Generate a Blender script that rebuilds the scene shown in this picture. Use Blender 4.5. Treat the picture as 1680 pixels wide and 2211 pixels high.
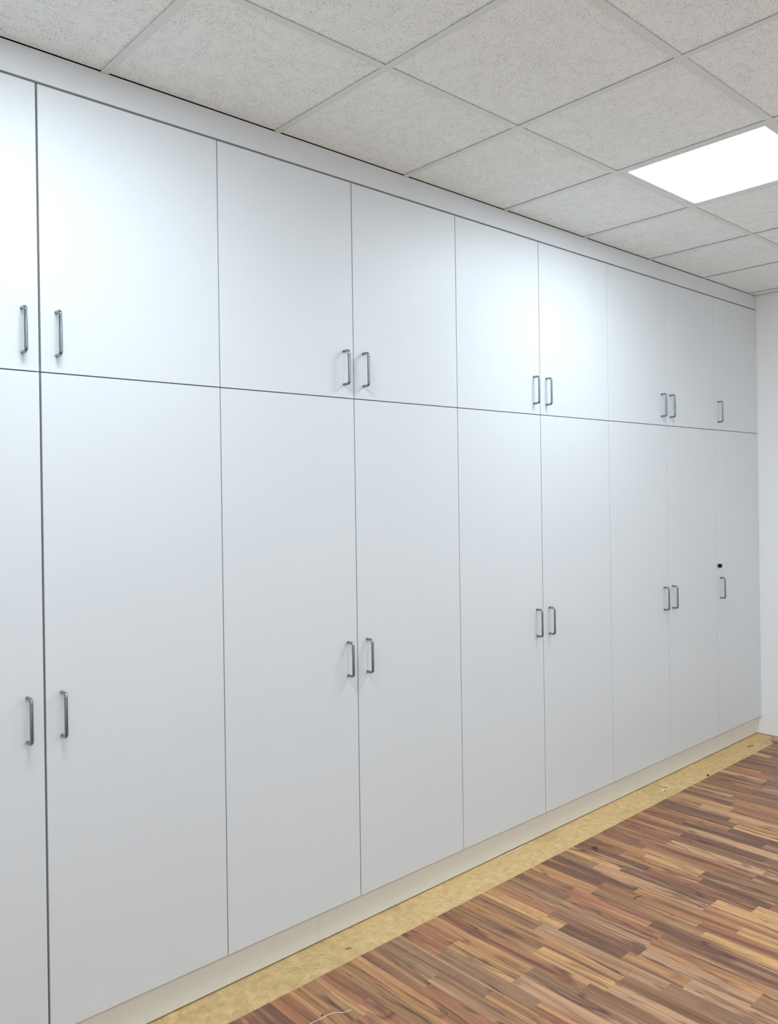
import bpy, bmesh, math, random
from mathutils import Vector, Matrix

for o in list(bpy.data.objects):
    bpy.data.objects.remove(o, do_unlink=True)
SC = bpy.context.scene
COL = SC.collection
random.seed(11)

# ------------------------------------------------------------------ camera, world, exposure
CAM_POS = Vector((-0.2805, -2.3401, 1.6069))
YAW, PITCH, ROLL = 0.7476, -0.0008, -0.0142
FOCAL_PX, OFF_X, OFF_Y = 1768.05, 35.17, -42.65          # principal point offset from the frame centre
fwd = Vector((math.sin(YAW) * math.cos(PITCH), math.cos(YAW) * math.cos(PITCH), math.sin(PITCH)))
r0 = Vector((math.cos(YAW), -math.sin(YAW), 0))
u0 = r0.cross(fwd)
right = r0 * math.cos(ROLL) + u0 * math.sin(ROLL)
up = -r0 * math.sin(ROLL) + u0 * math.cos(ROLL)
cam = bpy.data.cameras.new('camera')
cam_o = bpy.data.objects.new('camera', cam)
COL.objects.link(cam_o)
m = Matrix((right, up, -fwd)).transposed().to_4x4()
m.translation = CAM_POS
cam_o.matrix_world = m
cam.sensor_fit = 'VERTICAL'
cam.sensor_height = 24.0
cam.lens = 24.0 * FOCAL_PX / 2211.0
cam.shift_x = -OFF_X / 2211.0
cam.shift_y = OFF_Y / 2211.0
cam.clip_start = 0.02
SC.camera = cam_o

world = bpy.data.worlds.new('world')
SC.world = world
world.use_nodes = True
world.node_tree.nodes['Background'].inputs[0].default_value = (0.0, 0.0, 0.0, 1)
world.node_tree.nodes['Background'].inputs[1].default_value = 0.0

SC.view_settings.view_transform = 'Standard'
SC.view_settings.look = 'None'
SC.view_settings.exposure = 0.0
SC.view_settings.gamma = 1.0
SC.view_settings.use_curve_mapping = False
try:
    SC.cycles.max_bounces = 16
    SC.cycles.diffuse_bounces = 12
    SC.cycles.use_denoising = True
    SC.cycles.sample_clamp_indirect = 8.0
except Exception:
    pass
LAMP_WATTS = 23.0               # each light panel
LAMP_SPREAD = 180.0             # degrees, prismatic diffuser
DIFFUSER_GLOW = 3.0
LIGHT_COLOUR = (0.765, 0.925, 1.032)

# ------------------------------------------------------------------ measured dimensions (metres)
ZC = 2.841                       # ceiling grid underside
ZT, ZM, ZB = 2.748, 1.9516, 0.1192
EDGE = [-0.036, 0.5209, 1.0814, 1.6384, 2.1911, 2.7449, 3.3012, 3.8649, 4.4282, 4.985]
XW = 5.017                       # corner wall
XL, YB, YF = -1.95, -3.9, 0.62    # left wall, wall behind the camera, wall behind the cabinets
YP = 0.0273                      # plinth face
YL = -0.149                      # edge of the laminate
TILE, GX, GY = 0.6, 0.7028, -0.5744
LAM = 0.008

# ------------------------------------------------------------------ helpers
def tag(o, label=None, cat=None, group=None, kind=None):
    if label: o['label'] = label
    if cat: o['category'] = cat
    if group: o['group'] = group
    if kind: o['kind'] = kind
    return o

def link(name, bm, mat, parent=None, smooth=False):
    me = bpy.data.meshes.new(name)
    bm.normal_update()
    bm.to_mesh(me)
    bm.free()
    if mat: me.materials.append(mat)
    if smooth:
        for p in me.polygons: p.use_smooth = True
    o = bpy.data.objects.new(name, me)
    COL.objects.link(o)
    if parent:
        o.parent = parent
        # meshes are modelled in room coordinates; only an Empty at a thing's base is offset
        if parent.type == 'EMPTY':
            o.matrix_parent_inverse = Matrix.Translation(-Vector(parent.location))
    return o

def empty(name, loc):
    o = bpy.data.objects.new(name, None)
    o.empty_display_size = 0.05
    COL.objects.link(o)
    o.location = loc
    return o

def box(bm, x0, x1, y0, y1, z0, z1):
    vs = [bm.verts.new((x, y, z)) for x in (x0, x1) for y in (y0, y1) for z in (z0, z1)]
    for f in ((0, 1, 3, 2), (4, 6, 7, 5), (0, 4, 5, 1), (2, 3, 7, 6), (0, 2, 6, 4), (1, 5, 7, 3)):
        bm.faces.new([vs[i] for i in f])
    return vs

def box_bm(*a, bevel=0.0, seg=2):
    bm = bmesh.new()
    box(bm, *a)
    bmesh.ops.recalc_face_normals(bm, faces=bm.faces)
    if bevel:
        bmesh.ops.bevel(bm, geom=list(bm.edges), offset=bevel, segments=seg, profile=0.5, affect='EDGES')
    return bm

def resample(pts, n):
    """Catmull-Rom through the points, n samples per span."""
    P = [Vector(p) for p in pts]
    P = [P[0] * 2 - P[1]] + P + [P[-1] * 2 - P[-2]]
    out = []
    for i in range(1, len(P) - 2):
        for k in range(n):
            t = k / n
            a, b, c, d = P[i - 1], P[i], P[i + 1], P[i + 2]
            out.append(0.5 * ((2 * b) + (c - a) * t + (2 * a - 5 * b + 4 * c - d) * t * t + (3 * b - a - 3 * c + d) * t ** 3))
    out.append(P[-2])
    return out

def tube(bm, pts, rad, seg=10):
    P = [Vector(p) for p in pts]
    rads = rad if isinstance(rad, (list, tuple)) else [rad] * len(P)
    t0 = (P[1] - P[0]).normalized()
    ref = Vector((0, 0, 1)) if abs(t0.z) < 0.9 else Vector((1, 0, 0))
    n = t0.cross(ref).normalized()
    rings = []
    for i, p in enumerate(P):
        t = ((P[min(i + 1, len(P) - 1)] - P[max(i - 1, 0)])).normalized()
        n = (n - t * n.dot(t)).normalized()
        b = t.cross(n)
        rings.append([bm.verts.new(p + (n * math.cos(2 * math.pi * k / seg) + b * math.sin(2 * math.pi * k / seg)) * rads[i]) for k in range(seg)])
    for a, b in zip(rings, rings[1:]):
        for k in range(seg):
            bm.faces.new((a[k], a[(k + 1) % seg], b[(k + 1) % seg], b[k]))
    bm.faces.new(rings[0][::-1])
    bm.faces.new(rings[-1])
    bmesh.ops.recalc_face_normals(bm, faces=bm.faces)

def lathe(bm, prof, centre, axis='-Y', seg=40):
    """prof: (radius, distance along axis) pairs; closed at both ends."""
    cx, cy, cz = centre
    rings = []
    for r, d in prof:
        rings.append([bm.verts.new((cx + r * math.cos(2 * math.pi * k / seg), cy - d, cz + r * math.sin(2 * math.pi * k / seg))) for k in range(seg)])
    for a, b in zip(rings, rings[1:]):
        for k in range(seg):
            bm.faces.new((a[k], a[(k + 1) % seg], b[(k + 1) % seg], b[k]))
    bm.faces.new(rings[0])
    bm.faces.new(rings[-1][::-1])
    bmesh.ops.recalc_face_normals(bm, faces=bm.faces)

# ------------------------------------------------------------------ materials
def srgb(r, g, b):
    f = lambda c: (c / 255 / 12.92) if c <= 10 else ((c / 255 + 0.055) / 1.055) ** 2.4
    return (f(r) * 1.04, f(g) * 0.93, f(b) * 0.84)

class NT:
    def __init__(s, name):
        s.mat = bpy.data.materials.new(name)
        s.mat.use_nodes = True
        s.t = s.mat.node_tree
        s.bsdf = s.t.nodes['Principled BSDF']
    def n(s, kind, **kw):
        nd = s.t.nodes.new(kind)
        for k, v in kw.items(): setattr(nd, k, v)
        return nd
    def l(s, a, b): s.t.links.new(a, b)
    def math(s, op, a, b=None, c=None, clamp=False):
        nd = s.n('ShaderNodeMath', operation=op, use_clamp=clamp)
        for i, v in enumerate((a, b, c)):
            if v is None: continue
            if isinstance(v, (int, float)): nd.inputs[i].default_value = v
            else: s.l(v, nd.inputs[i])
        return nd.outputs[0]
    def ramp(s, fac, stops, interp='LINEAR'):
        nd = s.n('ShaderNodeValToRGB')
        cr = nd.color_ramp
        cr.interpolation = interp
        while len(cr.elements) < len(stops): cr.elements.new(0.5)
        for e, (p, c) in zip(cr.elements, stops):
            e.position = p
            e.color = (c, c, c, 1) if isinstance(c, (int, float)) else (*c, 1)
        s.l(fac, nd.inputs[0])
        return nd.outputs[0]
    def mix(s, fac, a, b, mode='MIX'):
        nd = s.n('ShaderNodeMix', data_type='RGBA', blend_type=mode)
        for i, v in ((0, fac), (6, a), (7, b)):
            if isinstance(v, (int, float)): nd.inputs[i].default_value = v
            elif isinstance(v, tuple): nd.inputs[i].default_value = (*v, 1)
            else: s.l(v, nd.inputs[i])
        return nd.outputs[2]
    def noise(s, vec, scale, detail=2.0, rough=0.5, dist=0.0):
        nd = s.n('ShaderNodeTexNoise')
        nd.inputs['Scale'].default_value = scale
        nd.inputs['Detail'].default_value = detail
        nd.inputs['Roughness'].default_value = rough
        nd.inputs['Distortion'].default_value = dist
        if vec: s.l(vec, nd.inputs['Vector'])
        return nd.outputs[0]
    def coord(s, which='Object'):
        return s.n('ShaderNodeTexCoord').outputs[which]
    def scale(s, vec, x, y, z):
        nd = s.n('ShaderNodeMapping')
        nd.inputs['Scale'].default_value = (x, y, z)
        s.l(vec, nd.inputs['Vector'])
        return nd.outputs[0]
    def bump(s, h, strength, dist):
        nd = s.n('ShaderNodeBump')
        nd.inputs['Strength'].default_value = strength
        nd.inputs['Distance'].default_value = dist
        s.l(h, nd.inputs['Height'])
        s.l(nd.outputs[0], s.bsdf.inputs['Normal'])
    def set(s, col=None, rough=None, metal=None, spec=None):
        b = s.bsdf.inputs
        if col is not None:
            if isinstance(col, tuple): b['Base Color'].default_value = (*col, 1)
            else: s.l(col, b['Base Color'])
        if rough is not None:
            if isinstance(rough, (int, float)): b['Roughness'].default_value = rough
            else: s.l(rough, b['Roughness'])
        if metal is not None: b['Metallic'].default_value = metal
        if spec is not None: b['Specular IOR Level'].default_value = spec
        return s

def m_melamine():
    t = NT('white_melamine')
    v = t.coord()
    g = t.noise(v, 900.0, 2.0)
    c = t.ramp(t.noise(v, 1.3, 2.0), [(0.3, (0.665, 0.67, 0.68)), (0.7, (0.68, 0.685, 0.695))])
    t.set(c, 0.45, 0.0, 0.32)
    t.bump(g, 0.04, 0.0004)
    return t.mat

def m_plain(name, col, rough, metal=0.0, spec=0.5, grain=300.0, amount=0.05):
    t = NT(name)
    v = t.coord()
    n = t.noise(v, grain, 3.0)
    lo = tuple(c * (1 - amount) for c in col)
    t.set(t.mix(n, lo, col), rough, metal, spec)
    return t.mat

def m_steel():
    t = NT('brushed_steel')
    v = t.scale(t.coord(), 300, 300, 3000)
    n = t.noise(v, 1.0, 2.0)
    t.set(t.ramp(n, [(0.3, (0.24, 0.27, 0.30)), (0.7, (0.31, 0.34, 0.37))]), t.ramp(n, [(0.2, 0.16), (0.8, 0.24)]), 1.0)
    return t.mat

def m_wall():
    t = NT('white_textured_wallpaper')
    v = t.coord()
    # fine woven herringbone relief
    sep = t.n('ShaderNodeSeparateXYZ')
    t.l(v, sep.inputs[0])
    yy = t.math('MULTIPLY', sep.outputs[1], 60.0)
    tri = t.math('PINGPONG', yy, 1.0)
    zz = t.math('ADD', t.math('MULTIPLY', sep.outputs[2], 200.0), t.math('MULTIPLY', tri, 3.2))
    saw = t.math('PINGPONG', zz, 1.0)
    h = t.math('ADD', saw, t.math('MULTIPLY', t.noise(v, 220.0, 3.0), 0.8))
    t.set((0.90, 0.905, 0.905), 0.8, 0.0, 0.2)
    t.bump(h, 0.25, 0.0006)
    return t.mat

def m_ceiling():
    t = NT('pinholed_mineral_tile')
    v = t.coord()
    flat = t.scale(v, 1, 1, 0)
    base = t.ramp(t.noise(flat, 500.0, 3.0), [(0.3, (0.865, 0.915, 0.91)), (0.7, (0.905, 0.955, 0.95))])
    dots = None
    for sc_, thr, seed in ((215.0, 0.02, 0.0), (160.0, 0.05, 7.3)):
        mp = t.n('ShaderNodeMapping')
        mp.inputs['Location'].default_value = (seed, seed * 1.7, 0)
        t.l(flat, mp.inputs['Vector'])
        vo = t.n('ShaderNodeTexVoronoi', voronoi_dimensions='2D', feature='F1')
        vo.inputs['Scale'].default_value = sc_
        vo.inputs['Randomness'].default_value = 0.9
        t.l(mp.outputs[0], vo.inputs['Vector'])
        sp = t.n('ShaderNodeSeparateColor')
        t.l(vo.outputs['Color'], sp.inputs[0])
        # holes gather along wandering contour lines
        w = t.noise(mp.outputs[0], 13.0, 2.0, 0.5, 0.4)
        band = t.math('SUBTRACT', 1.0, t.math('MULTIPLY', t.math('ABSOLUTE', t.math('SUBTRACT', w, 0.5)), 11.0), clamp=True)
        blot = t.noise(mp.outputs[0], 9.0, 2.0)
        blot = t.math('MULTIPLY', t.math('SUBTRACT', blot, 0.50), 3.0, clamp=True)
        p = t.math('ADD', t.math('ADD', t.math('MULTIPLY', band, 0.62), t.math('MULTIPLY', blot, 0.30)), 0.02 + thr)
        here = t.math('LESS_THAN', sp.outputs[0], p)
        rad = t.math('ADD', t.math('MULTIPLY', sp.outputs[1], 0.11), 0.085)
        dot = t.math('MULTIPLY', t.math('LESS_THAN', vo.outputs['Distance'], rad), here)
        dots = dot if dots is None else t.math('MAXIMUM', dots, dot)
    t.set(t.mix(dots, base, (0.05, 0.048, 0.045)), 0.95, 0.0, 0.1)
    t.bump(t.math('SUBTRACT', 1.0, dots), 0.4, 0.001)
    return t.mat

def m_laminate():
    t = NT('three_strip_walnut_laminate')
    at = t.n('ShaderNodeAttribute', attribute_name='strip')
    uv = t.n('ShaderNodeUVMap', uv_map='UVMap').outputs[0]       # u along the strip, v across it (metres)
    sp = t.n('ShaderNodeSeparateXYZ')
    t.l(uv, sp.inputs[0])
    u, vv = sp.outputs[0], sp.outputs[1]
    seed = t.math('MULTIPLY', at.outputs['Alpha'], 61.0)
    def vec(au, av):
        c = t.n('ShaderNodeCombineXYZ')
        t.l(t.math('MULTIPLY', u, au), c.inputs[0])
        t.l(t.math('MULTIPLY', vv, av), c.inputs[1])
        t.l(seed, c.inputs[2])
        return c.outputs[0]
    wob = t.math('MULTIPLY', t.noise(vec(3.0, 4.0), 1.0, 2.0), 0.02)
    vw = t.math('ADD', vv, wob)
    def wvec(au, av, off=0.0):
        c = t.n('ShaderNodeCombineXYZ')
        t.l(t.math('MULTIPLY', u, au), c.inputs[0])
        t.l(t.math('MULTIPLY', vw, av), c.inputs[1])
        t.l(t.math('ADD', seed, off), c.inputs[2])
        return c.outputs[0]
    broad = t.noise(wvec(1.5, 28.0), 1.0, 2.0, 0.5, 0.3)
    streak = t.noise(wvec(1.3, 120.0, 9.0), 1.0, 4.0, 0.55, 0.2)
    fine = t.noise(vec(22.0, 1100.0), 1.0, 3.0, 0.6)
    flame = t.noise(vec(190.0, 22.0), 1.0, 2.0)
    field = t.noise(wvec(1.7, 13.0, 3.0), 1.0, 2.0, 0.45, 0.7)
    patch = t.noise(vec(3.4, 10.0), 1.0, 2.0)
    col = at.outputs['Color']
    # within one strip the tone drifts between pale sapwood and brown heartwood
    c = t.mix(t.ramp(broad, [(0.54, 0.0), (0.74, 0.75)]), col, srgb(208, 164, 122))
    c = t.mix(t.ramp(broad, [(0.28, 0.85), (0.47, 0.0)]), c, srgb(112, 78, 60))
    k = t.ramp(streak, [(0.28, 0.62), (0.5, 1.0), (0.72, 1.18)])
    k = t.math('MULTIPLY', k, t.ramp(fine, [(0.3, 0.92), (0.7, 1.07)]))
    fl = t.math('MULTIPLY', t.math('GREATER_THAN', t.math('FRACT', t.math('MULTIPLY', seed, 1.37)), 0.72), t.math('SUBTRACT', t.ramp(flame, [(0.35, 0.93), (0.6, 1.03)]), 1.0))
    k = t.math('MULTIPLY', k, t.math('ADD', 1.0, fl))
    mul = t.n('ShaderNodeVectorMath', operation='SCALE')
    t.l(c, mul.inputs[0])
    t.l(k, mul.inputs['Scale'])
    c = mul.outputs[0]
    # smoky heartwood patches
    smoke = t.ramp(t.noise(wvec(2.6, 17.0, 21.0), 1.0, 3.0, 0.6, 1.2), [(0.56, 0.0), (0.70, 0.80)])
    c = t.mix(smoke, c, srgb(98, 72, 62))
    # flowing dark veins: contour lines of a stretched noise field
    f4 = t.math('FRACT', t.math('MULTIPLY', field, 4.0))
    vein = t.math('SUBTRACT', 1.0, t.math('MULTIPLY', t.math('ABSOLUTE', t.math('SUBTRACT', f4, 0.5)), 9.0), clamp=True)
    vein = t.math('MULTIPLY', vein, t.ramp(patch, [(0.43, 0.0), (0.52, 1.0)]))
    vein = t.math('MULTIPLY', vein, t.ramp(streak, [(0.3, 1.0), (0.7, 0.4)]))
    c = t.mix(t.math('MULTIPLY', vein, 0.95), c, srgb(62, 42, 38))
    t.set(c, t.ramp(fine, [(0.2, 0.36), (0.8, 0.46)]), 0.0, 0.35)
    return t.mat

def m_subfloor():
    t = NT('trowelled_adhesive_screed')
    v = t.coord()
    sp = t.n('ShaderNodeSeparateXYZ')
    t.l(v, sp.inputs[0])
    base = t.ramp(t.noise(v, 30.0, 7.0, 0.75), [(0.30, (0.53, 0.345, 0.15)), (0.5, (0.70, 0.475, 0.22)), (0.72, (0.80, 0.59, 0.33))])
    spk = t.noise(v, 260.0, 4.0, 0.7)
    c = t.mix(t.ramp(spk, [(0.34, 0.8), (0.46, 0.0)]), base, (0.30, 0.20, 0.09))
    c = t.mix(t.ramp(spk, [(0.58, 0.0), (0.68, 0.7)]), c, (0.86, 0.76, 0.55))
    vo = t.n('ShaderNodeTexVoronoi', feature='F1')
    vo.inputs['Scale'].default_value = 38.0
    t.l(v, vo.inputs['Vector'])
    c = t.mix(t.ramp(vo.outputs['Distance'], [(0.05, 0.8), (0.085, 0.0)]), c, (0.10, 0.06, 0.03))
    # comb marks of the notched trowel, curving a little, only here and there
    bend = t.math('MULTIPLY', t.noise(v, 4.0, 1.0), 0.05)
    x = t.math('ADD', t.math('ADD', sp.outputs[0], t.math('MULTIPLY', sp.outputs[1], 0.28)), bend)
    comb = t.math('SINE', t.math('MULTIPLY', x, 2 * math.pi / 0.0052))
    near = t.ramp(sp.outputs[0], [(0.0, 1.0), (1.0, 1.0)])
    mr = t.n('ShaderNodeMapRange')
    t.l(sp.outputs[0], mr.inputs[0])
    mr.inputs[1].default_value, mr.inputs[2].default_value = 1.45, 1.75
    mr.inputs[3].default_value, mr.inputs[4].default_value = 1.0, 0.0
    zone = t.math('ADD', mr.outputs[0], t.ramp(t.noise(v, 3.1, 1.0), [(0.52, 0.0), (0.60, 0.8)]), clamp=True)
    zone = t.math('MULTIPLY', zone, t.ramp(t.noise(v, 22.0, 2.0), [(0.36, 0.15), (0.52, 1.0)]))
    comb = t.math('MULTIPLY', comb, zone)
    c = t.mix(t.math('MULTIPLY', t.math('MULTIPLY', comb, -1.0, clamp=True), 0.45), c, (0.34, 0.235, 0.10))
    h = t.math('ADD', t.math('MULTIPLY', comb, 0.6), t.math('MULTIPLY', spk, 0.8))
    t.set(c, 0.8, 0.0, 0.2)
    t.bump(h, 0.7, 0.0012)
    return t.mat

def m_diffuser():
    t = NT('lit_panel_diffuser')
    em = t.n('ShaderNodeEmission')
    em.inputs[0].default_value = (*LIGHT_COLOUR, 1)
    em.inputs[1].default_value = DIFFUSER_GLOW
    t.l(em.outputs[0], t.t.nodes['Material Output'].inputs[0])
    return t.mat

M_WHITE = m_melamine()
M_CARCASS = m_plain('grey_carcass_board', (0.36, 0.37, 0.38), 0.5, 0.0, 0.3)
M_PLINTH = m_plain('bounce_tinted_plinth_board', (0.73, 0.695, 0.625), 0.45, 0.0, 0.3)  # white board with the floor's warm bounce light put into its colour
M_STEEL = m_steel()
M_WALL = m_wall()
M_CEIL = m_ceiling()
M_GRID = m_plain('white_painted_grid', (0.77, 0.81, 0.80), 0.5, 0.0, 0.3)
M_LAM = m_laminate()
M_SUB = m_subfloor()
M_LIT = m_diffuser()
M_BLACK = m_plain('black_plastic', (0.004, 0.004, 0.007), 0.6, 0.0, 0.2)
M_CHROME = m_plain('chrome', (0.62, 0.63, 0.65), 0.18, 1.0)
M_THREAD = m_plain('cream_thread', (0.80, 0.73, 0.52), 0.9, 0.0, 0.1)
M_WIRE = m_plain('pale_wire', (0.80, 0.76, 0.70), 0.5, 0.0, 0.4)
M_RUST = m_plain('dull_screw_metal', (0.16, 0.11, 0.08), 0.5, 0.6)
M_CHIP = m_plain('dark_wood_chip', (0.10, 0.055, 0.035), 0.8)
M_PALEWOOD = m_plain('pale_shaving', (0.74, 0.64, 0.46), 0.85)
M_SCRAP = m_plain('laminate_offcut', (0.42, 0.27, 0.17), 0.5)
M_CRUMB = m_plain('white_plaster', (0.85, 0.82, 0.76), 0.9)

# ------------------------------------------------------------------ setting
def slab(name, *a, mat):
    return tag(link(name, box_bm(*a), mat), kind='structure')

slab('wall_right', XW, XW + 0.12, YB, YF, 0.004, ZC + 0.14, mat=M_WALL)
slab('wall_left', XL - 0.12, XL, YB, YF, 0.0, ZC + 0.14, mat=M_WALL)
slab('wall_back', XL, XW, YB - 0.12, YB, 0.0, ZC + 0.14, mat=M_WALL)
slab('wall_front', XL, XW, YF, YF + 0.12, 0.0, ZC + 0.14, mat=M_WALL)
slab('floor', XL - 0.12, XW + 0.12, YB - 0.12, YF + 0.12, -0.06, 0.0, mat=M_SUB)

# light panels sit in these grid cells (column index, row index)
PANEL_CELLS = [(3, 0), (-1, 0), (1, 4), (-3, 4), (5, 4)]  # last two panels are unseen, added only for even fill light

def cell(i, j):
    return GX + i * TILE, GX + (i + 1) * TILE, GY - (j + 1) * TILE, GY - j * TILE   # x0,x1,y0,y1 (grid lines)

bm = bmesh.new()
TE = -0.002                                  # tiles stop just short of the cabinet front
for i in range(-7, 8):
    for j in range(-1, 8):
        if (i, j) in PANEL_CELLS: continue
        x0, x1, y0, y1 = cell(i, j)
        x0, x1 = max(x0, XL), min(x1, XW - 0.005)
        y0, y1 = max(y0, YB), min(y1, TE)
        if x1 - x0 < 0.01 or y1 - y0 < 0.01: continue
        box(bm, x0 + 0.004, x1 + (0.020 if x1 < XW - 0.01 else 0), y0 + 0.004, y1 + (0.020 if y1 < TE else 0), ZC + 0.0037, ZC + 0.019)
# strip of board over the cabinets' open left end
box(bm, XL, -0.05, TE, YF, ZC + 0.0037, ZC + 0.019)
bmesh.ops.recalc_face_normals(bm, faces=bm.faces)
ceiling = tag(link('ceiling', bm, M_CEIL), kind='structure')

bm = bmesh.new()
for i in range(-6, 8):                       # bars running away from the cabinets
    x = GX + i * TILE
    box(bm, x, x + 0.024, YB, TE, ZC, ZC + 0.0012)
    box(bm, x + 0.0105, x + 0.0135, YB, TE, ZC + 0.0012, ZC + 0.034)
for j in range(0, 8):                        # cross bars parallel to the cabinets
    y = GY - j * TILE
    if y < YB: continue
    for i in range(-7, 8):
        x0 = max(GX + i * TILE + 0.024, XL)
        x1 = min(GX + (i + 1) * TILE, XW - 0.022)
        if x1 - x0 < 0.01: continue
        box(bm, x0 + 0.0004, x1 - 0.0004, y, y + 0.024, ZC + 0.0003, ZC + 0.0014)
        box(bm, x0 + 0.0004, x1 - 0.0004, y + 0.0105, y + 0.0135, ZC + 0.0014, ZC + 0.030)
bmesh.ops.recalc_face_normals(bm, faces=bm.faces)
link('ceiling_grid', bm, M_GRID, ceiling)
slab('trim_1', XW - 0.022, XW - 0.003, YB, TE, ZC, ZC + 0.0012, mat=M_GRID)

# ------------------------------------------------------------------ laminate floor
PAL = {
    'Y': srgb(214, 172, 120), 'L': srgb(196, 160, 128), 'T': srgb(184, 140, 98), 'O': srgb(158, 125, 92),
    'P': srgb(170, 122, 93), 'R': srgb(158, 108, 82), 'B': srgb(146, 112, 88), 'G': srgb(150, 122, 100), 'D': srgb(112, 84, 72)}
WOOD_GAIN = 0.92
# strip index -> [(end y, colour), ...] from the cut edge outwards; where a strip is not listed it is random
SEG = {
    -12: [(-0.42, 'P'), (-0.9, 'T')], -11: [(-0.50, 'D'), (-1.0, 'P')], -10: [(-0.46, 'P'), (-0.9, 'L')], -9: [(-0.52, 'T'), (-1.0, 'P')],
    -8: [(-0.405, 'O'), (-0.85, 'P')], -7: [(-0.349, 'P'), (-0.78, 'P')], -6: [(-0.62, 'O'), (-1.0, 'Y')], -5: [(-0.58, 'T'), (-1.1, 'P')],
    -4: [(-0.432, 'B'), (-0.85, 'P')], -3: [(-0.412, 'G'), (-0.80, 'L')], -2: [(-0.60, 'G'), (-0.98, 'T')], -1: [(-0.33, 'P'), (-0.74, 'G')],
    0: [(-0.319, 'P'), (-0.609, 'Y'), (-1.02, 'L')], 1: [(-0.609, 'T'), (-1.05, 'G')], 2: [(-0.372, 'R'), (-0.79, 'P'), (-1.2, 'B')],
    3: [(-0.552, 'O'), (-0.845, 'Y'), (-1.3, 'L')], 4: [(-0.848, 'T'), (-1.25, 'B')], 5: [(-0.46, 'O'), (-0.97, 'L'), (-1.4, 'G')],
    6: [(-0.436, 'Y'), (-0.521, 'Y'), (-0.78, 'D'), (-1.01, 'T'), (-1.4, 'L')], 7: [(-0.433, 'P'), (-0.812, 'B'), (-1.2, 'L')],
    8: [(-0.412, 'G'), (-0.80, 'L'), (-1.2, 'T')], 9: [(-0.412, 'B'), (-0.805, 'P'), (-1.3, 'B')], 10: [(-0.38, 'P'), (-0.734, 'R'), (-1.2, 'D')],
    11: [(-0.45, 'T'), (-0.9, 'O'), (-1.3, 'Y')], 12: [(-0.436, 'D'), (-0.86, 'P'), (-1.3, 'R')], 13: [(-0.56, 'D'), (-0.98, 'T'), (-1.4, 'Y')],
    14: [(-0.328, 'O'), (-0.82, 'L'), (-1.2, 'P')], 15: [(-0.42, 'Y'), (-0.822, 'D'), (-1.2, 'Y')], 16: [(-0.50, 'D'), (-0.953, 'R'), (-1.3, 'Y')],
    17: [(-0.34, 'R'), (-0.70, 'T'), (-0.991, 'D')], 18: [(-0.42, 'T'), (-0.675, 'Y'), (-1.1, 'D')], 19: [(-0.38, 'R'), (-0.70, 'P'), (-1.1, 'B')],
    20: [(-0.33, 'B'), (-0.841, 'P'), (-1.2, 'D')], 21: [(-0.426, 'R'), (-0.85, 'L'), (-1.2, 'L')], 22: [(-0.41, 'P'), (-0.844, 'B'), (-1.2, 'D')],
    23: [(-0.423, 'P'), (-0.80, 'D'), (-1.2, 'B')], 24: [(-0.423, 'T'), (-0.85, 'L')], 25: [(-0.36, 'R'), (-0.74, 'D'), (-1.1, 'G')],
    26: [(-0.55, 'P'), (-0.95, 'D')], 27: [(-0.553, 'B'), (-0.9, 'Y')], 28: [(-0.50, 'D'), (-0.9, 'T')], 29: [(-0.318, 'T'), (-0.75, 'L')],
    30: [(-0.45, 'Y'), (-0.8, 'P')], 31: [(-0.42, 'D'), (-0.9, 'P')], 32: [(-0.40, 'O'), (-0.8, 'T')], 33: [(-0.37, 'L'), (-0.8, 'B')],
    34: [(-0.50, 'T'), (-0.9, 'B')], 35: [(-0.42, 'B'), (-0.9, 'D')], 36: [(-0.435, 'R'), (-0.9, 'L')], 37: [(-0.52, 'B'), (-1.0, 'P')],
    38: [(-0.4, 'L'), (-0.8, 'D')], 39: [(-0.42, 'P'), (-0.9, 'R')], 40: [(-0.323, 'P'), (-0.8, 'B')], 41: [(-0.5, 'D'), (-0.9, 'R')],
    42: [(-0.4, 'D'), (-0.8, 'P')], 43: [(-0.35, 'B'), (-0.8, 'D')], 44: [(-0.4, 'R'), (-0.8, 'P')], 45: [(-0.247, 'L'), (-0.7, 'R')],
    46: [(-0.4, 'D'), (-0.8, 'B')], 47: [(-0.4, 'R'), (-0.8, 'P')]}
SW, SX = 0.062, 1.757
bm = bmesh.new()
uvl = bm.loops.layers.uv.new('UVMap')
cl = bm.loops.layers.float_color.new('strip')
rs = random.Random(5)
keys = 'YLLTTOPPPRRBBGDD'
def strip_face(co, col, sd, uvs):
    f = bm.faces.new([bm.verts.new(c) for c in co])
    for lp, q in zip(f.loops, uvs):
        lp[uvl].uv = q
        lp[cl] = (col[0], col[1], col[2], sd)
k0 = math.ceil((XL - SX) / SW) - 1
k1 = math.floor((XW - 0.006 - SX) / SW)
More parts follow.
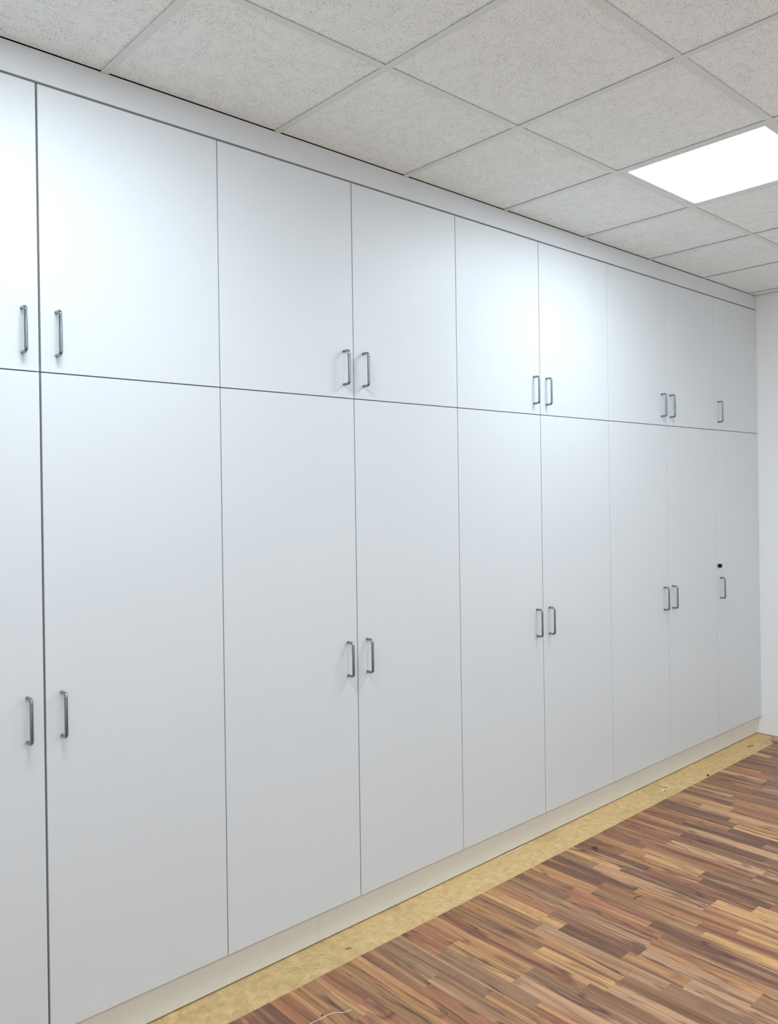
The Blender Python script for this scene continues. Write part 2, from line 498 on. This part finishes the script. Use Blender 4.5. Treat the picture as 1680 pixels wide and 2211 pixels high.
for k in range(k0, k1 + 1):
    xa, xb = max(SX + k * SW, XL), min(SX + (k + 1) * SW, XW - 0.006)
    if xb - xa < 0.002: continue
    segs = list(SEG.get(k, [(YL - rs.uniform(0.12, 0.45), rs.choice(keys))]))
    while segs[-1][0] > YB:
        segs.append((segs[-1][0] - rs.uniform(0.28, 0.52), rs.choice(keys)))
    y = YL
    for n_, (ye, ck) in enumerate(segs):
        ye = max(ye, YB)
        if y - ye < 1e-4: break
        j = rs.uniform(0.93, 1.07) * WOOD_GAIN
        col = tuple((0.82 * c + 0.18 * a_) * j for c, a_ in zip(PAL[ck], PAL['P']))
        sd = rs.random()
        strip_face([(xa, ye, LAM), (xb, ye, LAM), (xb, y, LAM), (xa, y, LAM)], col, sd,
                   [(y - ye, 0), (y - ye, xb - xa), (0, xb - xa), (0, 0)])
        if n_ == 0:                            # the cut edge, with its darker core
            strip_face([(xa, y, 0.0), (xb, y, 0.0), (xb, y, LAM), (xa, y, LAM)][::-1], tuple(c * 0.8 for c in col), sd,
                       [(0, 0), (0, xb - xa), (LAM, xb - xa), (LAM, 0)])
        y = ye
bmesh.ops.remove_doubles(bm, verts=bm.verts, dist=1e-6)
bmesh.ops.recalc_face_normals(bm, faces=bm.faces)
lam = link('floor_laminate', bm, M_LAM)
if lam.data.polygons[0].normal.z < 0:
    lam.data.flip_normals()
tag(lam, kind='structure')

# ------------------------------------------------------------------ ceiling light panels
def light_panel(i, j, label):
    x0, x1, y0, y1 = cell(i, j)
    x0 += 0.024; y0 += 0.024
    y1 -= 0.0; x1 -= 0.0
    cx, cy = (x0 + x1) / 2, (y0 + y1) / 2
    t = tag(empty('ceiling_light', (cx, cy, ZC)), label, 'ceiling light', 'square light panels set in the ceiling grid')
    hw = (x1 - x0) / 2 + 0.006
    iw = 0.266
    bm = bmesh.new()                          # frame: a square ring with a bevelled inner lip
    rings = []
    for r, z in ((hw, ZC + 0.014), (hw, ZC + 0.0018), (iw + 0.003, ZC + 0.0014), (iw, ZC + 0.003), (iw, ZC + 0.014)):
        rings.append([bm.verts.new((cx + sx * r, cy + sy * r, z)) for sx, sy in ((-1, -1), (1, -1), (1, 1), (-1, 1))])
    for a, b in zip(rings, rings[1:] + rings[:1]):
        for q in range(4):
            bm.faces.new((a[q], a[(q + 1) % 4], b[(q + 1) % 4], b[q]))
    bmesh.ops.recalc_face_normals(bm, faces=bm.faces)
    link('frame', bm, M_GRID, t)
    link('diffuser', box_bm(cx - iw + 0.0005, cx + iw - 0.0005, cy - iw + 0.0005, cy + iw - 0.0005, ZC + 0.0035, ZC + 0.010), M_LIT, t)
    ld = bpy.data.lights.new('panel_lamp', 'AREA')
    ld.shape, ld.size, ld.size_y = 'SQUARE', 2 * iw - 0.01, 2 * iw - 0.01
    ld.energy, ld.color, ld.spread = LAMP_WATTS, LIGHT_COLOUR, math.radians(LAMP_SPREAD)
    lo_ = bpy.data.objects.new('panel_lamp', ld)
    COL.objects.link(lo_)
    lo_.parent = t
    lo_.location = (0, 0, 0.0030)
    return t

PANEL_LABELS = {
    (3, 0): 'lit square white light panel in the tiled ceiling, to the right above the cabinets',
    (-1, 0): 'lit square light panel over the left end of the cabinets',
    (1, 4): 'lit square light panel farther from the cabinets, facing the third cabinet',
    (-3, 4): 'added square fill light panel farther from the cabinets, towards the left wall',
    (5, 4): 'added square fill light panel farther from the cabinets, towards the corner wall'}
for c_ in PANEL_CELLS:
    light_panel(c_[0], c_[1], PANEL_LABELS[c_])

# ------------------------------------------------------------------ cabinets
GAP = {1: 0.0060, 2: 0.0036, 3: 0.0044, 4: 0.0036, 5: 0.0036, 6: 0.0026, 7: 0.0022, 8: 0.0022}       # gap at each door edge, default 3 mm

def shell(x0, x1, y0, y1, z0, z1, t=0.018):
    """open-fronted carcass (front at y0) as one closed mesh"""
    bm = bmesh.new()
    def ring(a, b, c, d, y): return [bm.verts.new(p) for p in ((a, y, c), (b, y, c), (b, y, d), (a, y, d))]
    of, ob = ring(x0, x1, z0, z1, y0), ring(x0, x1, z0, z1, y1)
    jf, jb = ring(x0 + t, x1 - t, z0 + t, z1 - t, y0), ring(x0 + t, x1 - t, z0 + t, z1 - t, y1 - 0.008)
    for a, b in ((of, ob), (jb, jf), (jf, of)):
        for q in range(4):
            bm.faces.new((a[q], a[(q + 1) % 4], b[(q + 1) % 4], b[q]))
    bm.faces.new(ob)
    bm.faces.new(jb)
    bmesh.ops.recalc_face_normals(bm, faces=bm.faces)
    return bm

def handle_bm(x, zc):
    hl, d, r, rb = 0.0605, 0.031, 0.0049, 0.011   # half centre distance, standoff, rod radius, bend radius
    pts = [Vector((x, 0.0, zc + hl)), Vector((x, -(d - rb) * 0.5, zc + hl))]
    for a in range(0, 91, 15):
        pts.append(Vector((x, -(d - rb) - rb * math.sin(math.radians(a)), zc + hl - rb + rb * math.cos(math.radians(a)))))
    for a in range(90, -1, -15):
        pts.append(Vector((x, -(d - rb) - rb * math.sin(math.radians(a)), zc - hl + rb - rb * math.cos(math.radians(a)))))
    pts += [Vector((x, -(d - rb) * 0.5, zc - hl)), Vector((x, 0.0, zc - hl))]
    bm = bmesh.new()
    tube(bm, pts, r, 20)
    return bm

def add_door(parent, a, b, z0, z1, handle_side, hz, lock=False, right_gap=None):
    xa = EDGE[a] + GAP.get(a, 0.003) / 2
    xb = EDGE[b] - (GAP.get(b, 0.003) / 2 if right_gap is None else right_gap)
    d = link('door', box_bm(xa, xb, 0.0, 0.019, z0, z1, bevel=0.0007), M_WHITE, parent)
    hx = EDGE[a] + 0.046 if handle_side == 'L' else EDGE[b] - 0.046
    h = link('handle', handle_bm(hx, hz), M_STEEL, d, smooth=True)
    tag(h, 'bent stainless steel bar handle')
    if lock:
        bm = bmesh.new()
        lx, lz = EDGE[a] + 0.0225, 1.134
        lathe(bm, [(0.0125, 0.0), (0.0125, 0.003), (0.0118, 0.004), (0.0105, 0.004)], (lx, 0.0, lz))
        lk = link('lock', bm, M_CHROME, d)
        bm = bmesh.new()
        lathe(bm, [(0.0095, 0.0042), (0.0112, 0.0050), (0.0115, 0.0065), (0.0115, 0.0190), (0.0108, 0.0205), (0.0090, 0.0210)], (lx, 0.0, lz))
        tag(link('lock_knob', bm, M_BLACK, d), 'black round lock knob')
    return d

UNITS = [(0, 2), (2, 4), (4, 6), (6, 8), (8, 9)]
ORD = ['first', 'second', 'third', 'fourth']
for n_, (a, b) in enumerate(UNITS):
    single = (b - a == 1)
    x0, x1 = EDGE[a] + 0.0003, EDGE[b] - 0.0003
    for row in ('top', 'tall'):
        if row == 'top':
            name, z0, z1, hz = 'wall_cupboard', ZM + 0.0016, ZT, 2.0615
            body = (ZM + 0.0002, ZT + 0.0066)
            grp = 'white cupboards along the top of the built-in front'
            lab = ('white single-door top cupboard in the corner, against the end wall' if single else
                   'white double-door top cupboard with bar handles, %s from the left' % ORD[n_])
        else:
            name, z0, z1, hz = 'tall_cabinet', ZB, ZM - 0.0018, 0.9990
            body = (ZB - 0.002, ZM - 0.0002)
            grp = 'tall white cabinets along the built-in front'
            lab = ('tall white single-door cabinet in the corner, black lock knob above its handle' if single else
                   'tall white double-door cabinet with bar handles, %s from the left' % ORD[n_])
        root = tag(empty(name, ((x0 + x1) / 2, 0.3, body[0])), lab, 'cabinet', grp)
        link('body', shell(x0, x1, 0.0202, 0.60, *body), M_CARCASS, root)
        if single:
            add_door(root, a, b, z0, z1, 'L', hz, lock=(row == 'tall'), right_gap=0.0004)
            link('filler_strip', box_bm(EDGE[9] + 0.0002, XW - 0.0006, 0.0004, 0.019, z0, z1, bevel=0.0005), M_WHITE, root)
        else:
            add_door(root, a, a + 1, z0, z1, 'R', hz)
            add_door(root, a + 1, b, z0, z1, 'L', hz)

# fascia boards above the cabinets and plinth boards below
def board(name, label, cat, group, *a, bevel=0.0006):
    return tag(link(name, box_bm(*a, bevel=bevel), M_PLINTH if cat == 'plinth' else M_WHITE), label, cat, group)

XS = 2.3805
board('fascia_board', 'long white fascia board under the ceiling, left of its butt joint', 'fascia board', 'fascia boards closing the gap to the ceiling',
      EDGE[0], XS - 0.0002, 0.0, 0.019, ZT + 0.0070, ZC + 0.0008)
board('fascia_board', 'long white fascia board under the ceiling, from its joint to the corner', 'fascia board', 'fascia boards closing the gap to the ceiling',
      XS + 0.0002, XW - 0.0015, 0.0, 0.019, ZT + 0.0070, ZC + 0.0008)
XP = 1.4612
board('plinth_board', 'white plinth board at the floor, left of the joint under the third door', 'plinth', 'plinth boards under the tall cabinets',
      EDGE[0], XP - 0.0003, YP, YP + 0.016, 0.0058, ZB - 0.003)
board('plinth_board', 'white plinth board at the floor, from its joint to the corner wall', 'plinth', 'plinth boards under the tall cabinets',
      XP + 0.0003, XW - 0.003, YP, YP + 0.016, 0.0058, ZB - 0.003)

# ------------------------------------------------------------------ things lying on the floor
def strand(name, pts, z, r, mat, label, cat, group=None, wob=0.0):
    P = resample([(x, y, z + r + 0.0004 + wob * abs(math.sin(i * 1.7))) for i, (x, y) in enumerate(pts)], 6)
    bm = bmesh.new()
    tube(bm, P, r, 8)
    return tag(link(name, bm, mat, smooth=True), label, cat, group)

TH1 = [(1.5145, -0.1145), (1.4969, -0.1005), (1.4816, -0.0917), (1.4516, -0.0575), (1.426, -0.0294), (1.3975, -0.0053), (1.3751, 0.006),
       (1.3549, 0.0074), (1.3367, 0.0008), (1.3275, 0.0026), (1.3220, -0.0060), (1.337, -0.0221), (1.3408, -0.0418), (1.3357, -0.0468), (1.3268, -0.0447), (1.3195, -0.0299)]
TH3 = [(1.2731, 0.0153), (1.2775, -0.0019), (1.2937, -0.0165), (1.3116, -0.0328), (1.3239, -0.0488), (1.3416, -0.0736), (1.364, -0.0919),
       (1.3865, -0.1022), (1.4113, -0.1017), (1.428, -0.0881), (1.4265, -0.0698), (1.4147, -0.0528), (1.3979, -0.0648), (1.3834, -0.0922), (1.3726, -0.1165), (1.3494, -0.1394)]
TH4 = [(1.927, -0.1317), (1.9436, -0.1247), (1.9645, -0.1242), (1.9814, -0.1292), (1.995, -0.1373), (2.0046, -0.1440)]
WIRE = [(1.120, -0.3290), (1.1511, -0.3265), (1.1696, -0.3237), (1.1973, -0.3264), (1.225, -0.3271), (1.2425, -0.3291), (1.2569, -0.3354), (1.2648, -0.345), (1.2747, -0.352), (1.2873, -0.3558), (1.3001, -0.3582)]
G_TH = 'cream threads on the bare floor strip'
strand('thread', TH1, 0.0, 0.00065, M_THREAD, 'long cream thread on the screed strip, its straight tail running towards the wall', 'thread', G_TH)
strand('thread', TH3, 0.0, 0.0007, M_THREAD, 'cream thread tied in a teardrop loop on the screed strip', 'thread', G_TH, 0.0006)
strand('thread', TH4, 0.0, 0.0006, M_THREAD, 'short arched cream thread at the cut edge of the laminate', 'thread', G_TH)
strand('wire', WIRE, LAM, 0.0009, M_WIRE, 'thin pale bent wire lying on the laminate', 'wire')

def screw(x, y, z, ang, label, L=0.022):
    t = tag(empty('screw', (x, y, z)), label, 'screw')
    d = Vector((math.cos(ang), math.sin(ang), 0))
    p0 = Vector((x, y, z + 0.0032)) - d * L / 2
    bm = bmesh.new()
    tube(bm, [p0 + d * L * q for q in (0, 0.3, 0.6, 0.85, 1.0)], [0.0014, 0.0014, 0.0013, 0.0011, 0.0003], 10)
    link('shank', bm, M_RUST, t)
    bm = bmesh.new()
    tube(bm, [p0 - d * 0.0015, p0 - d * 0.0005, p0 + d * 0.001], [0.0031, 0.0031, 0.0016], 14)
    link('screw_head', bm, M_RUST, t)
screw(1.5174, -0.0778, 0.0, -0.45, 'small dark screw lying on the screed strip beside the threads', 0.018)

def pin(name, pts, r, mat, label, cat):
    bm = bmesh.new()
    tube(bm, resample(pts, 4), r, 8)
    return tag(link(name, bm, mat, smooth=True), label, cat)
pin('nail', [(2.525, -0.5985, LAM + 0.0018), (2.5275, -0.5915, LAM + 0.0022), (2.5340, -0.5915, LAM + 0.0020), (2.5600, -0.6010, LAM + 0.0018)], 0.0012, M_RUST,
    'dark bent nail lying on the open laminate', 'nail')
pin('splinter', [(4.692, -0.055, 0.0022), (4.704, -0.060, 0.003), (4.716, -0.064, 0.003), (4.730, -0.070, 0.0022)], 0.0018, M_CHIP,
    'dark wood splinter on the screed strip near the corner', 'splinter')
pin('wood_shaving', [(2.7911, -0.2167, LAM + 0.0020), (2.7928, -0.2216, LAM + 0.0020), (2.8063, -0.2206, LAM + 0.0030), (2.8078, -0.2276, LAM + 0.0040), (2.8043, -0.2353, LAM + 0.0030), (2.7945, -0.2366, LAM + 0.0020), (2.7943, -0.2287, LAM + 0.0020)], 0.0015, M_CHIP,
    'small curled dark shaving on the laminate near its cut edge', 'wood shaving')

def ribbon(bm, pts, w, th=0.0008):
    """bent flat strip with thickness along the points"""
    P = resample(pts, 5)
    rows = []
    for i, p in enumerate(P):
        t = (P[min(i + 1, len(P) - 1)] - P[max(i - 1, 0)]).normalized()
        s = Vector((-t.y, t.x, 0))
        s = s.normalized() if s.length > 1e-6 else Vector((1, 0, 0))
        nrm = t.cross(s).normalized()
        rows.append([bm.verts.new(p + s * sx * w / 2 + nrm * sn * th / 2) for sx, sn in ((-1, -1), (1, -1), (1, 1), (-1, 1))])
    for a, b in zip(rows, rows[1:]):
        for q in range(4):
            bm.faces.new((a[q], a[(q + 1) % 4], b[(q + 1) % 4], b[q]))
    bm.faces.new(rows[0][::-1])
    bm.faces.new(rows[-1])
    bmesh.ops.recalc_face_normals(bm, faces=bm.faces)
bm = bmesh.new()
ribbon(bm, [(3.713, -0.006, 0.002), (3.704, -0.034, 0.007), (3.715, -0.049, 0.004), (3.730, -0.056, 0.009), (3.703, -0.078, 0.003)], 0.006)
tag(link('paper_scrap', bm, M_PALEWOOD), 'curled pale paper scrap on the screed strip', 'paper scrap')
bm = bmesh.new()
ribbon(bm, [(3.645, -0.074, 0.002), (3.660, -0.070, 0.006), (3.676, -0.076, 0.003), (3.688, -0.088, 0.002)], 0.007)
tag(link('paper_scrap', bm, M_CRUMB), 'small white torn scrap below the curled pale scrap', 'paper scrap')
bm = bmesh.new()
ribbon(bm, [(2.430, 0.0215, 0.0008), (2.475, 0.0170, 0.002), (2.520, 0.0150, 0.0035), (2.560, 0.0175, 0.002), (2.605, 0.0215, 0.0008)], 0.006, 0.0012)
tag(link('edging_sliver', bm, M_PALEWOOD), 'thin pale sliver of edging lying along the plinth foot', 'sliver')

def lump(name, x, y, z, sx, sy, sz, mat, label, cat, group=None):
    bm = bmesh.new()
    bmesh.ops.create_icosphere(bm, subdivisions=2, radius=1.0)
    rr = random.Random(int(x * 1000))
    for v in bm.verts:
        v.co *= rr.uniform(0.75, 1.15)
        v.co = Vector((x + v.co.x * sx, y + v.co.y * sy, z + max(v.co.z, -0.9) * sz + sz * 0.9))
    return tag(link(name, bm, mat, smooth=True), label, cat, group)
lump('pebble', 4.040, -0.127, 0.0, 0.009, 0.006, 0.004, M_BLACK, 'black crumb on the screed strip by the laminate edge', 'crumb')
lump('wood_crumb', 1.218, -0.317, LAM, 0.0034, 0.003, 0.0025, M_CHIP, 'dark brown crumb beside the pale wire', 'crumb')

# broken end of a laminate board in the far corner
bm = bmesh.new()
prof = [(4.862, -0.156), (4.878, -0.136), (4.903, -0.116), (4.930, -0.104), (4.953, -0.089), (4.975, -0.098), (4.944, -0.126), (4.906, -0.150)]
lo = [bm.verts.new((x, y, LAM + 0.0006 + 0.05 * (x - 4.862))) for x, y in prof]
hi = [bm.verts.new((x, y, LAM + 0.0066 + 0.05 * (x - 4.862))) for x, y in prof]
bm.faces.new(lo[::-1]); bm.faces.new(hi)
for q in range(len(prof)):
    bm.faces.new((lo[q], lo[(q + 1) % 8], hi[(q + 1) % 8], hi[q]))
bmesh.ops.recalc_face_normals(bm, faces=bm.faces)
tag(link('laminate_offcut', bm, M_SCRAP), 'broken brown laminate offcut lying in the far corner by the wall', 'offcut')

# scattered plaster crumbs and sawdust specks, nobody could count them
bm = bmesh.new()
rr = random.Random(3)
spots = [(1.60, -0.235), (1.622, -0.245), (1.605, -0.262), (1.640, -0.262), (1.612, -0.28), (1.70, -0.30), (1.80, -0.305), (1.95, -0.25), (1.78, -0.44), (2.35, -0.62), (2.47, -0.86), (1.65, -0.52)]
spots += [(rr.uniform(1.15, 4.4), YL - 0.02 - abs(rr.gauss(0, 0.38))) for _ in range(70)]
for x, y in spots:
    r = rr.uniform(0.0006, 0.0016)
    mtx = Matrix.Translation((x, y, LAM + r * 0.7)) @ Matrix.Rotation(rr.uniform(0, 6), 4, (0.3, 0.5, 0.8))
    bmesh.ops.create_icosphere(bm, subdivisions=1, radius=r, matrix=mtx)
tag(link('plaster_crumbs', bm, M_CRUMB), 'white plaster crumbs scattered over the laminate', 'crumbs', kind='stuff')
